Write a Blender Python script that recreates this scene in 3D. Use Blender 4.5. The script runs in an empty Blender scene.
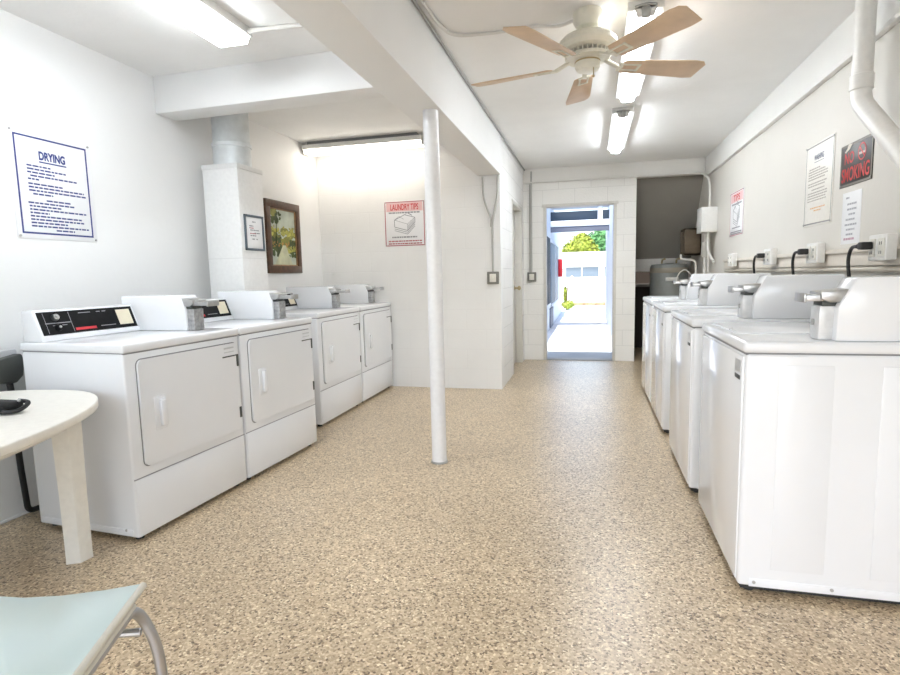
import bpy, bmesh, math, random
from mathutils import Vector, Matrix
random.seed(7)
S = bpy.context.scene
COL = S.collection
PI = math.pi

# ------------------------------------------------------------------ camera
cam_d = bpy.data.cameras.new('camera')
cam = bpy.data.objects.new('camera', cam_d); COL.objects.link(cam)
F_PX, YAW, PITCH, ROLL, CAM_H = 550.5, .2506, .1130, -.0229, 1.1653
cam_d.sensor_width = 36.0
cam_d.lens = 36.0 * F_PX / 900.0
cam_d.clip_start = .02
cy, sy, cp, sp = math.cos(YAW), math.sin(YAW), math.cos(PITCH), math.sin(PITCH)
fw = Vector((-sy*cp, cy*cp, -sp)); rt = Vector((cy, sy, 0)); up = rt.cross(fw)
r2 = rt*math.cos(ROLL) + up*math.sin(ROLL); u2 = -rt*math.sin(ROLL) + up*math.cos(ROLL)
M = Matrix((( r2.x, u2.x, -fw.x, 0), (r2.y, u2.y, -fw.y, 0), (r2.z, u2.z, -fw.z, CAM_H), (0, 0, 0, 1)))
cam.matrix_world = M
S.camera = cam

# ------------------------------------------------------------------ light and exposure
S.view_settings.view_transform = 'Standard'
S.view_settings.look = 'None'
S.view_settings.gamma = 1
S.view_settings.exposure = 1.70
S.view_settings.use_curve_mapping = False
LAMP = 8.0            # strength of the fluorescent diffusers
SKY = 0.55
world = bpy.data.worlds.new('world'); S.world = world; world.use_nodes = True
wn = world.node_tree; wn.nodes.clear()
wo = wn.nodes.new('ShaderNodeOutputWorld'); wb = wn.nodes.new('ShaderNodeBackground')
sk = wn.nodes.new('ShaderNodeTexSky'); sk.sky_type = 'NISHITA'
sk.sun_disc = False; sk.sun_elevation = math.radians(50); sk.sun_rotation = math.radians(200)
sk.air_density = 1.0; sk.dust_density = 3.0
wb.inputs['Strength'].default_value = SKY * .35
wn.links.new(sk.outputs[0], wb.inputs[0]); wn.links.new(wb.outputs[0], wo.inputs[0])
sun_d = bpy.data.lights.new('sun', 'SUN'); sun_d.energy = 2.3; sun_d.angle = .01
sun_d.color = (1, .96, .9)
sun = bpy.data.objects.new('sun', sun_d); COL.objects.link(sun)
sun.rotation_euler = (math.radians(15), 0, math.radians(-10)); sun.location = (0, -4, 8)
# daylight entering by the wide opening behind the camera
day_d = bpy.data.lights.new('daylight_opening', 'AREA'); day_d.shape = 'RECTANGLE'
day_d.size = 3.6; day_d.size_y = 2.1; day_d.energy = 11; day_d.color = (.66, .82, 1.0)
day = bpy.data.objects.new('daylight_opening', day_d); COL.objects.link(day)
day.location = (-.6, -1.66, 1.15); day.rotation_euler = (math.radians(90), 0, 0)

# ------------------------------------------------------------------ materials
MATS = {}
def mat(name, col, rough=.5, metal=0., bump=None, coat=0., emit=None, var=None, spec=None, trans=0.):
    if name in MATS: return MATS[name]
    m = bpy.data.materials.new(name); m.use_nodes = True
    nt = m.node_tree; b = nt.nodes['Principled BSDF']
    b.inputs['Base Color'].default_value = (*col, 1)
    b.inputs['Roughness'].default_value = rough
    b.inputs['Metallic'].default_value = metal
    b.inputs['Coat Weight'].default_value = coat
    b.inputs['Transmission Weight'].default_value = trans
    if spec is not None: b.inputs['Specular IOR Level'].default_value = spec
    tc = nt.nodes.new('ShaderNodeTexCoord')
    if emit:
        b.inputs['Emission Color'].default_value = (*emit[0], 1)
        b.inputs['Emission Strength'].default_value = emit[1]
    # a faint procedural unevenness on every surface
    v = var or (40, .03)
    nz = nt.nodes.new('ShaderNodeTexNoise'); nz.inputs['Scale'].default_value = v[0]; nz.inputs['Detail'].default_value = 3
    nt.links.new(tc.outputs['Object'], nz.inputs['Vector'])
    mp = nt.nodes.new('ShaderNodeMapRange')
    mp.inputs['From Min'].default_value = .3; mp.inputs['From Max'].default_value = .7
    mp.inputs['To Min'].default_value = 1 - v[1]; mp.inputs['To Max'].default_value = 1 + v[1]
    nt.links.new(nz.outputs['Fac'], mp.inputs['Value'])
    vm = nt.nodes.new('ShaderNodeVectorMath'); vm.operation = 'SCALE'
    vm.inputs[0].default_value = col
    nt.links.new(mp.outputs[0], vm.inputs['Scale'])
    nt.links.new(vm.outputs[0], b.inputs['Base Color'])
    if bump:
        n2 = nt.nodes.new('ShaderNodeTexNoise'); n2.inputs['Scale'].default_value = bump[0]; n2.inputs['Detail'].default_value = 4
        nt.links.new(tc.outputs['Object'], n2.inputs['Vector'])
        bp = nt.nodes.new('ShaderNodeBump'); bp.inputs['Strength'].default_value = bump[1]; bp.inputs['Distance'].default_value = .01
        nt.links.new(n2.outputs['Fac'], bp.inputs['Height']); nt.links.new(bp.outputs[0], b.inputs['Normal'])
    MATS[name] = m
    return m

def block_mat(name, col, along, depth=.35, dirt=.93):
    """painted concrete block; along = the horizontal axis of the wall (0 = X, 1 = Y)"""
    m = mat(name, col, .55, var=(3, .02))
    nt = m.node_tree; b = nt.nodes['Principled BSDF']
    tc = nt.nodes.new('ShaderNodeTexCoord'); sx = nt.nodes.new('ShaderNodeSeparateXYZ'); cx = nt.nodes.new('ShaderNodeCombineXYZ')
    nt.links.new(tc.outputs['Object'], sx.inputs[0])
    nt.links.new(sx.outputs[along], cx.inputs[0]); nt.links.new(sx.outputs[2], cx.inputs[1])
    br = nt.nodes.new('ShaderNodeTexBrick')
    br.inputs['Scale'].default_value = 1; br.inputs['Brick Width'].default_value = .406; br.inputs['Row Height'].default_value = .203
    br.inputs['Mortar Size'].default_value = .006; br.inputs['Mortar Smooth'].default_value = .8
    br.inputs['Color1'].default_value = (1, 1, 1, 1); br.inputs['Color2'].default_value = (1, 1, 1, 1)
    br.inputs['Mortar'].default_value = (dirt, dirt, dirt, 1)
    nt.links.new(cx.outputs[0], br.inputs['Vector'])
    vm = nt.nodes.new('ShaderNodeVectorMath'); vm.operation = 'MULTIPLY'
    old = b.inputs['Base Color'].links[0].from_socket
    nt.links.new(old, vm.inputs[0]); nt.links.new(br.outputs['Color'], vm.inputs[1]); nt.links.new(vm.outputs[0], b.inputs['Base Color'])
    nz = nt.nodes.new('ShaderNodeTexNoise'); nz.inputs['Scale'].default_value = 60; nt.links.new(tc.outputs['Object'], nz.inputs['Vector'])
    ad = nt.nodes.new('ShaderNodeMath'); ad.operation = 'MULTIPLY_ADD'
    nt.links.new(br.outputs['Fac'], ad.inputs[0]); ad.inputs[1].default_value = -1.0; nt.links.new(nz.outputs['Fac'], ad.inputs[2])
    bp = nt.nodes.new('ShaderNodeBump'); bp.inputs['Strength'].default_value = depth; bp.inputs['Distance'].default_value = .006
    nt.links.new(ad.outputs[0], bp.inputs['Height']); nt.links.new(bp.outputs[0], b.inputs['Normal'])
    return m

def floor_mat():
    """pebble-and-resin floor: light and dark chips a few millimetres wide under a satin coat"""
    m = bpy.data.materials.new('pebble_floor'); m.use_nodes = True
    nt = m.node_tree; b = nt.nodes['Principled BSDF']; L = nt.links.new
    tc = nt.nodes.new('ShaderNodeTexCoord')
    vo = nt.nodes.new('ShaderNodeTexVoronoi'); vo.inputs['Scale'].default_value = 140; L(tc.outputs['Object'], vo.inputs['Vector'])
    sep = nt.nodes.new('ShaderNodeSeparateColor'); L(vo.outputs['Color'], sep.inputs[0])
    cr = nt.nodes.new('ShaderNodeValToRGB'); cr.color_ramp.interpolation = 'LINEAR'
    e = cr.color_ramp.elements
    e[0].position = 0; e[0].color = (.13, .085, .045, 1)
    e[1].position = 1; e[1].color = (.80, .70, .52, 1)
    for p, c in ((.10, (.22, .15, .085, 1)), (.2, (.40, .295, .18, 1)), (.5, (.49, .375, .24, 1)), (.78, (.57, .45, .30, 1)), (.93, (.68, .56, .39, 1))):
        x = e.new(p); x.color = c
    L(sep.outputs[0], cr.inputs[0])
    nz = nt.nodes.new('ShaderNodeTexNoise'); nz.inputs['Scale'].default_value = 1.3; nz.inputs['Detail'].default_value = 3; L(tc.outputs['Object'], nz.inputs['Vector'])
    mp = nt.nodes.new('ShaderNodeMapRange'); mp.inputs['From Min'].default_value = .3; mp.inputs['From Max'].default_value = .7
    mp.inputs['To Min'].default_value = 1.03; mp.inputs['To Max'].default_value = 1.22; L(nz.outputs['Fac'], mp.inputs['Value'])
    vm = nt.nodes.new('ShaderNodeVectorMath'); vm.operation = 'SCALE'; L(cr.outputs[0], vm.inputs[0]); L(mp.outputs[0], vm.inputs['Scale'])
    L(vm.outputs[0], b.inputs['Base Color'])
    b.inputs['Roughness'].default_value = .30
    b.inputs['Coat Weight'].default_value = .25; b.inputs['Coat Roughness'].default_value = .3
    v2 = nt.nodes.new('ShaderNodeTexVoronoi'); v2.inputs['Scale'].default_value = 140; L(tc.outputs['Object'], v2.inputs['Vector'])
    bp = nt.nodes.new('ShaderNodeBump'); bp.invert = True; bp.inputs['Strength'].default_value = .2; bp.inputs['Distance'].default_value = .003
    L(v2.outputs['Distance'], bp.inputs['Height']); L(bp.outputs[0], b.inputs['Normal'])
    return m

WALL = (.80, .795, .775)
M_wall = mat('painted_wall', (.86, .86, .85), .5, bump=(25, .12), var=(2, .015))
M_wall_cream = mat('cream_painted_wall', (.70, .67, .615), .5, bump=(25, .1), var=(2, .02))
M_ceil = mat('painted_ceiling', (.90, .895, .88), .7, bump=(30, .15), var=(3, .02))
M_beam = mat('painted_beam', (.86, .855, .84), .5, bump=(18, .08), var=(4, .01))
M_block_x = block_mat('painted_block_facing_room', (.90, .885, .85), 0, .45, .87)
M_block_y = block_mat('painted_block_side', (.86, .85, .83), 1, .5, .85)
M_block_soft = block_mat('painted_block_smooth', (.86, .855, .84), 0, .15, .975)
M_floor = floor_mat()
M_enamel = mat('white_enamel', (.83, .84, .86), .22, coat=.3, var=(6, .008))
M_enamel2 = mat('white_enamel_panel', (.84, .85, .87), .16, coat=.5, var=(6, .008))
M_black = mat('black_panel', (.008, .008, .009), .5, var=(30, .2), spec=.15)
M_gap = mat('dark_rubber', (.03, .03, .03), .7)
M_chrome = mat('brushed_steel', (.50, .50, .50), .28, 1., var=(60, .08))
M_galv = mat('galvanised_steel', (.72, .75, .76), .5, .25, var=(14, .08))
M_silver = mat('grey_plate', (.55, .56, .57), .4, .3)
M_cream = mat('cream_plastic', (.80, .72, .55), .45)
M_grey = mat('grey_print', (.30, .30, .32), .6)
M_seam = mat('seam_shadow_gap', (.22, .22, .23), .8)
M_red = mat('red_print', (.62, .04, .05), .5)
M_redpaint = mat('red_paint', (.55, .02, .03), .35)
M_navy = mat('navy_print', (.035, .05, .22), .5)
M_paper = mat('white_sign_sheet', (.86, .86, .87), .35, var=(5, .01))
M_pvc = mat('white_pvc', (.83, .82, .79), .35)
M_table = mat('ivory_plastic', (.83, .80, .73), .4, bump=(80, .05))
M_blade = mat('beech_blade', (.70, .52, .36), .45, var=(9, .08))
M_fan = mat('antique_white_metal', (.80, .77, .66), .35)
M_brass = mat('dull_brass', (.50, .40, .22), .35, .8)
M_wood = mat('dark_wood', (.075, .032, .013), .35, var=(25, .35))
M_woodlite = mat('gilt_wood', (.30, .17, .07), .35, var=(25, .3))
M_cordblack = mat('black_rubber', (.01, .01, .01), .45)
M_greyplug = mat('charcoal_plastic', (.055, .06, .055), .5)
M_cond = mat('grey_conduit', (.42, .42, .41), .4, .3)
M_condw = mat('painted_conduit', (.76, .74, .70), .45)
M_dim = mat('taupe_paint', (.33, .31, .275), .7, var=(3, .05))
M_darkbrown = mat('dark_brown', (.06, .045, .035), .7)
M_heater = mat('grey_heater_enamel', (.20, .21, .20), .35, var=(8, .1))
M_aqua = mat('frosted_aqua_plastic', (.64, .77, .77), .2, coat=.4, var=(4, .02))
M_aquaedge = mat('cream_edge', (.68, .66, .58), .35)
M_alu = mat('satin_aluminium', (.45, .46, .48), .3, .9)
M_conc = mat('pale_concrete', (.56, .59, .62), .8, var=(2.5, .12), bump=(50, .2))
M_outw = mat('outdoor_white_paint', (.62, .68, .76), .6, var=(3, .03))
M_fence = mat('white_fence_vinyl', (.86, .90, .92), .5)
M_glassdark = mat('dark_window', (.02, .03, .045), .6, spec=.1)
M_glassgrey = mat('grey_window', (.16, .21, .26), .5, spec=.2)
M_blue = mat('dark_blue_board', (.015, .035, .06), .6)
M_soffgrey = mat('blue_grey_board', (.14, .16, .21), .6)
M_leaf_y = mat('yellow_green_leaves', (.24, .30, .03), .6, var=(3, .5))
M_leaf_g = mat('green_leaves', (.07, .22, .07), .6, var=(6, .5))
M_bark = mat('bark', (.12, .08, .05), .9)
M_soil = mat('dry_mulch', (.30, .22, .13), .9, var=(8, .4))

def lamp_mat(name, col, s):
    return mat(name, (.9, .9, .9), .4, emit=(col, s))
M_lampn = lamp_mat('lit_diffuser', (.88, .94, 1.0), LAMP)
M_lampc = lamp_mat('lit_strip_diffuser', (.89, .945, 1.0), LAMP*1.15)
M_lampd = lamp_mat('lit_strip_diffuser_far', (.89, .945, 1.0), LAMP*1.9)
M_lampw = lamp_mat('lit_warm_diffuser', (1, .92, .81), LAMP*.36)

# ------------------------------------------------------------------ mesh helpers
class MB:
    def __init__(s): s.bm = bmesh.new()
    def _add(s, fn, mx=None, bev=0, seg=2):
        t = bmesh.new(); fn(t)
        if bev > 0:
            bmesh.ops.bevel(t, geom=[e for e in t.edges], offset=bev, segments=seg, profile=.5, affect='EDGES', clamp_overlap=True)
        if mx is not None: bmesh.ops.transform(t, matrix=mx, verts=t.verts)
        me = bpy.data.meshes.new('t'); t.to_mesh(me); t.free(); s.bm.from_mesh(me); bpy.data.meshes.remove(me)
        return s
    def box(s, a, b, bev=0, mx=None, seg=2):
        x0, x1 = sorted((a[0], b[0])); y0, y1 = sorted((a[1], b[1])); z0, z1 = sorted((a[2], b[2]))
        def f(t):
            bmesh.ops.create_cube(t, size=1)
            for v in t.verts:
                v.co = Vector((x0+(v.co.x+.5)*(x1-x0), y0+(v.co.y+.5)*(y1-y0), z0+(v.co.z+.5)*(z1-z0)))
        return s._add(f, mx, bev, seg)
    def prism(s, pts, axis, a, b, bev=0, mx=None, seg=2):
        """polygon pts in the two other axes (in order), extruded along axis from a to b"""
        def f(t):
            def P(p, h):
                if axis == 0: return (h, p[0], p[1])
                if axis == 1: return (p[0], h, p[1])
                return (p[0], p[1], h)
            v0 = [t.verts.new(P(p, a)) for p in pts]; v1 = [t.verts.new(P(p, b)) for p in pts]
            n = len(pts)
            t.faces.new(v0[::-1]); t.faces.new(v1)
            for i in range(n): t.faces.new((v0[i], v0[(i+1) % n], v1[(i+1) % n], v1[i]))
            bmesh.ops.recalc_face_normals(t, faces=t.faces)
        return s._add(f, mx, bev, seg)
    def cyl(s, p0, p1, r0, r1=None, n=20, bev=0):
        p0, p1 = Vector(p0), Vector(p1); r1 = r0 if r1 is None else r1
        d = p1-p0
        def f(t): bmesh.ops.create_cone(t, cap_ends=True, segments=n, radius1=r0, radius2=r1, depth=d.length)
        q = d.to_track_quat('Z', 'Y').to_matrix().to_4x4()
        return s._add(f, Matrix.Translation((p0+p1)/2) @ q, bev)
    def sph(s, c, r, sc=(1, 1, 1), sub=2):
        def f(t): bmesh.ops.create_icosphere(t, subdivisions=sub, radius=r)
        return s._add(f, Matrix.Translation(c) @ Matrix.Diagonal((*sc, 1)))
    def lathe(s, prof, c=(0, 0, 0), n=32):
        def f(t):
            rings = []
            for r, z in prof:
                if r < 1e-5: rings.append([t.verts.new((0, 0, z))])
                else: rings.append([t.verts.new((r*math.cos(2*PI*i/n), r*math.sin(2*PI*i/n), z)) for i in range(n)])
            for A, B in zip(rings, rings[1:]):
                for i in range(n):
                    j = (i+1) % n
                    if len(A) == 1 and len(B) == 1: continue
                    if len(A) == 1: t.faces.new((A[0], B[i], B[j]))
                    elif len(B) == 1: t.faces.new((A[i], B[0], A[j]))
                    else: t.faces.new((A[i], B[i], B[j], A[j]))
            bmesh.ops.recalc_face_normals(t, faces=t.faces)
        return s._add(f, Matrix.Translation(c))
    def tube(s, pts, r, n=10, round_=0, k=6):
        pts = [Vector(p) for p in pts]
        if round_ > 0:
            out = [pts[0]]
            for a, b, c in zip(pts, pts[1:], pts[2:]):
                d1 = (a-b); d2 = (c-b); q = min(round_, d1.length*.48, d2.length*.48)
                A = b+d1.normalized()*q; B = b+d2.normalized()*q
                for i in range(k+1):
                    t_ = i/k; out.append(A*(1-t_)**2 + b*2*t_*(1-t_) + B*t_**2)
            out.append(pts[-1]); pts = out
        def f(t):
            rings = []; prev = None
            for i, p in enumerate(pts):
                d = (pts[min(i+1, len(pts)-1)] - pts[max(i-1, 0)]).normalized()
                if prev is None:
                    a = d.orthogonal().normalized()
                else:
                    a = (prev - d*prev.dot(d)); a = a.normalized() if a.length > 1e-6 else d.orthogonal().normalized()
                prev = a; b_ = d.cross(a)
                rr = r[i] if isinstance(r, (list, tuple)) else r
                rings.append([t.verts.new(p + a*rr*math.cos(2*PI*j/n) + b_*rr*math.sin(2*PI*j/n)) for j in range(n)])
            for A, B in zip(rings, rings[1:]):
                for j in range(n): t.faces.new((A[j], A[(j+1) % n], B[(j+1) % n], B[j]))
            t.faces.new(rings[0][::-1]); t.faces.new(rings[-1])
            bmesh.ops.recalc_face_normals(t, faces=t.faces)
        return s._add(f)
    def build(s, name, m, parent=None, smooth=True, **kw):
        me = bpy.data.meshes.new(name); s.bm.to_mesh(me); s.bm.free(); me.materials.append(m)
        if smooth:
            me.polygons.foreach_set('use_smooth', [True]*len(me.polygons))
            try: me.set_sharp_from_angle(angle=math.radians(32))
            except Exception: pass
        o = bpy.data.objects.new(name, me); COL.objects.link(o); o.parent = parent
        for k, v in kw.items(): o[k] = v
        return o
def thing(name, label, cat, loc=(0, 0, 0), rotz=0, group=None):
    o = bpy.data.objects.new(name, None); COL.objects.link(o); o.empty_display_size = .1
    o.location = loc; o.rotation_euler = (0, 0, rotz); o['label'] = label; o['category'] = cat
    if group: o['group'] = group
    return o
def dup(root, loc, rotz, label, scale=None):
    r = root.copy(); COL.objects.link(r); r.location = loc; r.rotation_euler = (0, 0, rotz); r['label'] = label
    if scale: r.scale = scale
    for ch in list(root.children):
        c = ch.copy(); COL.objects.link(c); c.parent = r
        for g in list(ch.children):
            d = g.copy(); COL.objects.link(d); d.parent = c
    return r
def struct(name, mb, m, **kw): return mb.build(name, m, None, kind='structure', **kw)
def text(name, s, m, parent, x, z, w, h, y=-.0052, depth=.0006, bold=.02):
    """letters standing in the local XZ plane, facing -Y, centred on (x, z), fitted to w by h"""
    cu = bpy.data.curves.new(name, 'FONT'); cu.body = s; cu.align_x = 'CENTER'; cu.align_y = 'CENTER'; cu.extrude = 0.0; cu.offset = bold
    t = bpy.data.objects.new('t', cu); COL.objects.link(t)
    dg = bpy.context.evaluated_depsgraph_get(); me = bpy.data.meshes.new_from_object(t.evaluated_get(dg))
    bpy.data.objects.remove(t)
    xs = [v.co.x for v in me.vertices]; ys = [v.co.y for v in me.vertices]
    sx_, sz_ = w/(max(xs)-min(xs)), h/(max(ys)-min(ys)); mx_, my_ = (max(xs)+min(xs))/2, (max(ys)+min(ys))/2
    for v in me.vertices: v.co = Vector((x+(v.co.x-mx_)*sx_, y, z+(v.co.y-my_)*sz_))
    me.materials.clear(); me.materials.append(m)
    o = bpy.data.objects.new(name, me); COL.objects.link(o); o.parent = parent
    return o

# ================================================================== SETTING
XL, XR, H = -2.8, 1.37, 2.507
YB, YD, XH = 5.45, 7.42, -.86
YN = -1.6
struct('floor', MB().box((XL-.15, YN-.15, -.12), (XR+.15, YD+.15, 0)).box((.4, YD+.15, -.12), (XR+.15, 8.9, 0)), M_floor)
struct('ceiling', MB().box((XL-.15, YN-.15, H), (XR+.15, YD+.15, H+.12)), M_ceil)
struct('wall_left', MB().box((XL-.15, YN-.15, 0), (XL, YB+.15, H)), M_wall)
wl = MB().box((XR, YN-.15, 0), (XR+.15, 8.9, H)).build('wall_right', M_wall_cream, None, kind='structure')
struct('wall_back', MB().box((XL, YB, 0), (XH-.14, YB+.15, H)).box((XH-.14, YB, 0), (XH, YB+.15, H)), M_block_soft)
# hall side wall with the recessed door
struct('wall_hall', MB().box((XH-.14, YB+.15, 0), (XH, 6.30, H)).box((XH-.14, 6.30, 2.0), (XH, 7.2, H)).box((XH-.14, 7.2, 0), (XH, YD, H)), M_block_y)
# end wall with the open doorway and the alcove opening
struct('wall_far', MB().box((XH-.14, YD, 0), (-.585, YD+.15, H)).box((-.585, YD, 2.03), (.305, YD+.15, H)).box((.305, YD, 0), (.555, YD+.15, H))
       .box((.555, YD, 2.33), (XR, YD+.15, H)), M_block_x)
# wall behind the camera with a wide opening
struct('wall_near', MB().box((XL, YN-.15, 0), (-2.4, YN, H)).box((1.2, YN-.15, 0), (XR, YN, H)).box((-2.4, YN-.15, 2.2), (1.2, YN, H)), M_wall)
# beams
struct('trim_1', MB().box((-1.075, YN, 2.122), (XH+.012, YB, H), .004), M_beam)
def beam2():
    m = MB()
    m.prism([(XL, 3.205), (-1.075, 3.17), (-1.075, 3.36), (XL, 3.395)], 2, 2.272, H, .003)
    return m
struct('trim_2', beam2(), M_beam)
struct('trim_3', MB().box((1.345, YN, 2.29), (XR, YD, H), .003).box((1.335, YN, 2.272), (XR, YD, 2.292), .003), mat('soffit_paint', (.85, .84, .81), .55, var=(4, .01)))
struct('trim_4', MB().box((XH, YD-.022, 2.33), (XR-.03, YD, H), .003), mat('end_band_paint', (.84, .82, .78), .55, var=(4, .01)))
# door frame of the open doorway
fr = MB().box((-.60, YD-.012, 0), (-.565, YD+.16, 2.045), .002).box((.285, YD-.012, 0), (.32, YD+.16, 2.045), .002).box((-.62, YD-.02, 2.015), (.34, YD+.16, 2.05), .002)
struct('trim_5', fr, mat('frame_paint', (.70, .68, .63), .5))
struct('trim_6', MB().box((-.565, YD, 0), (.285, YD+.15, .012), .003), mat('door_sill', (.45, .44, .43), .5))
# closed hall door
dr = MB().box((XH-.12, 6.34, .01), (XH-.08, 7.16, 1.96), .003).build('door_1', mat('door_white', (.80, .78, .73), .45), None, kind='structure')
MB().box((XH-.135, 6.30, 0), (XH+.004, 6.345, 2.0), .003).box((XH-.135, 7.155, 0), (XH+.004, 7.2, 2.0), .003).box((XH-.135, 6.30, 1.955), (XH+.004, 7.2, 2.0), .003).build('door_frame', MATS['frame_paint'], dr)
MB().cyl((XH-.08, 7.06, .98), (XH-.035, 7.06, .98), .012).sph((XH-.02, 7.06, .98), .03, (.8, 1, 1)).cyl((XH-.08, 7.06, .98), (XH-.075, 7.06, .98), .03).build('door_knob', M_brass, dr)
for z in (1.62, 1.42):
    MB().box((XH-.085, 6.36, z-.05), (XH-.06, 6.39, z+.05), .002).cyl((XH-.055, 6.375, z-.05), (XH-.055, 6.375, z+.05), .008).build('hinge', M_cond, dr)
# alcove at the far right: sloping underside of a stair above a ledge
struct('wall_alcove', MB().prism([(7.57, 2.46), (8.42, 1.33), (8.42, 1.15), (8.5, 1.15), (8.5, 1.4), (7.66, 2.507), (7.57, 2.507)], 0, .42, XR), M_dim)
struct('trim_7', MB().box((.42, 8.40, 1.15), (XR, 8.43, 1.33), .002), M_condw)
struct('wall_alcove_back', MB().box((.42, 8.75, 0), (XR, 8.9, 1.6)), M_darkbrown)  # lower back wall in one even dark brown
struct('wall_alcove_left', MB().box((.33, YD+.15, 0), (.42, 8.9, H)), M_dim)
MB().box((.42, 8.45, .93), (XR, 8.75, .97), .004).build('alcove_shelf', mat('grey_board', (.20, .18, .16), .6), None, label='dim grey board shelf in the dark alcove under the sloping ceiling', category='shelf')
struct('baseboard_left', MB().box((XL, YN, 0), (XL+.012, 3.2, .0)).box((XL, YN, 0), (XL+.008, 5.45, .012)), M_wall)
# grey utility strip low on the left wall
M_band = mat('grey_conduit_cover', (.33, .34, .32), .6)
MB().box((XL, .9, .60), (XL+.03, 2.55, .745), .004).build('wall_raceway', M_band, None, label='grey raceway strip low on the left wall behind the first dryer', category='raceway')

# ================================================================== OUTDOORS
struct('ground_walkway', MB().box((-.85, YD+.15, -.12), (.42, 20, -.005)), M_conc)
struct('ground_yard', MB().box((-12, YD+.3, -.16), (12, 45, -.03)), mat('sandy_ground', (.55, .53, .48), .9, var=(2, .15)))
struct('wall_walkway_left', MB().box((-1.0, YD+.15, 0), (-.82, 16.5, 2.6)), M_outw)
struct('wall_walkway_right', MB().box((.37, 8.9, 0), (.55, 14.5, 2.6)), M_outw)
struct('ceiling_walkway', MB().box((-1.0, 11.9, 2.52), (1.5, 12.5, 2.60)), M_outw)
struct('trim_8', MB().box((-.95, 12.0, 2.24), (.14, 12.05, 2.43), .003), M_blue)
struct('trim_9', MB().box((.14, 11.98, 2.2), (.24, 12.08, 2.52), .003).box((-.95, 11.97, 2.12), (.6, 12.07, 2.24), .003), M_outw)
struct('trim_10', MB().box((.24, 12.0, 2.24), (.37, 12.05, 2.43), .003), M_blue)
struct('trim_11', MB().box((-.9, 12.0, 2.01), (.6, 12.06, 2.12), .003), M_soffgrey)
wd = MB().box((-.82, 10.0, .55), (-.79, 11.45, 1.85), .003).build('window_1', M_glassdark, None, kind='structure')
MB().box((-.82, 9.95, .51), (-.78, 11.5, .55), .002).box((-.82, 9.95, 1.85), (-.78, 11.5, 1.89), .002).build('window_frame', M_outw, wd)
wd = MB().box((-.82, 11.9, .5), (-.80, 14.6, 1.8), .003).build('window_2', M_glassgrey, None, kind='structure')
MB().box((-.82, 11.86, .46), (-.785, 14.64, .5), .002).box((-.82, 11.86, 1.8), (-.785, 14.64, 1.84), .002).box((-.82, 13.2, .5), (-.785, 13.24, 1.8), .002).build('window_frame', M_outw, wd)
dd = MB().box((-.82, 11.6, .02), (-.79, 12.4, .42), .003).build('utility_panel', M_soffgrey, None, label='dark blue grey low hatch on the walkway wall outside the door', category='hatch')
# fire extinguisher cabinet
fx = thing('extinguisher_cabinet', 'red fire extinguisher cabinet on the walkway wall outside the open doorway', 'extinguisher', (-.82, 14.6, 1.053))
MB().box((0, -.1, 0), (.12, .25, .454), .012).build('cabinet', M_redpaint, fx)
MB().box((.118, -.06, .05), (.124, .21, .40), .003).build('glass_pane', mat('cabinet_glass', (.35, .05, .06), .1), fx)
MB().cyl((.118, -.08, .22), (.135, -.08, .22), .012).build('latch', M_chrome, fx)
# fence across the yard
fn = thing('board_fence', 'white vinyl board fence across the yard beyond the walkway', 'fence', (0, 20.6, -.03))
for i in range(6): MB().box((-3.6+i*1.45, -.05, 0), (-3.5+i*1.45, .05, 1.03), .01).prism([(-3.61+i*1.45, 1.03), (-3.49+i*1.45, 1.03), (-3.55+i*1.45, 1.08)], 1, -.06, .06).build('post', M_fence, fn)
for i in range(5):
    m = MB()
    for k in range(9): m.box((-3.49+i*1.45+k*.148, -.015, .06), (-3.49+i*1.45+k*.148+.143, .015, .95), .004)
    m.box((-3.5+i*1.45, -.03, .92), (-2.15+i*1.45, .03, 1.01), .005).box((-3.5+i*1.45, -.03, .04), (-2.15+i*1.45, .03, .14), .005)
    m.build('panel', M_fence, fn)
# neighbouring low building beyond
nb = thing('neighbour_building', 'white low building with a strip of grey windows behind the fence', 'building', (0, 25, -.03))
MB().box((-6, 0, 0), (6, 3, 1.6), .01).build('wall', M_fence, nb)
MB().box((-6.3, -.2, 1.44), (6.3, 3.3, 2.06), .02).build('roof', mat('white_roof', (.85, .88, .9), .5), nb)
for x in (-2.6, -.95, .7, 2.35):
    w = MB().box((x-.1, -.03, .98), (x+1.3, .01, 1.4), .004).build('window', M_glassgrey, nb)
    MB().box((x+.57, -.045, .96), (x+.61, -.02, 1.42), .002).build('mullion', M_fence, w)
# trees
def crown(blobs, n, size):
    me = bmesh.new()
    for _ in range(n):
        c, r = random.choice(blobs)
        d = Vector((random.gauss(0, 1), random.gauss(0, 1), random.gauss(0, 1))).normalized()
        p = Vector(c) + Vector((d.x*r[0], d.y*r[1], d.z*r[2]))*random.uniform(.72, 1.04)
        nrm = (d + Vector((random.uniform(-.8, .8), random.uniform(-.8, .8), random.uniform(-.3, .9)))).normalized()
        a = nrm.orthogonal().normalized(); b = nrm.cross(a); th = random.uniform(0, PI)
        a, b = a*math.cos(th)+b*math.sin(th), b*math.cos(th)-a*math.sin(th); s = size*random.uniform(.6, 1.3)
        vs = [me.verts.new(p+q) for q in (a*s, b*s*.45+nrm*s*.1, -a*s, -b*s*.45+nrm*s*.1)]
        me.faces.new(vs)
    mb = MB(); mb.bm.free(); mb.bm = me
    for c, r in blobs: mb.sph(c, 1, (r[0]*.78, r[1]*.78, r[2]*.78), 2)
    return mb
tr = thing('leafy_tree', 'bright yellow green bushy tree rising behind the low building', 'tree', (-.52, 31, 0), group=None)
MB().tube([(0, 0, 0), (.05, 0, 1.2), (0, 0, 2.4)], [.16, .12, .1]).build('trunk', M_bark, tr)
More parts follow.
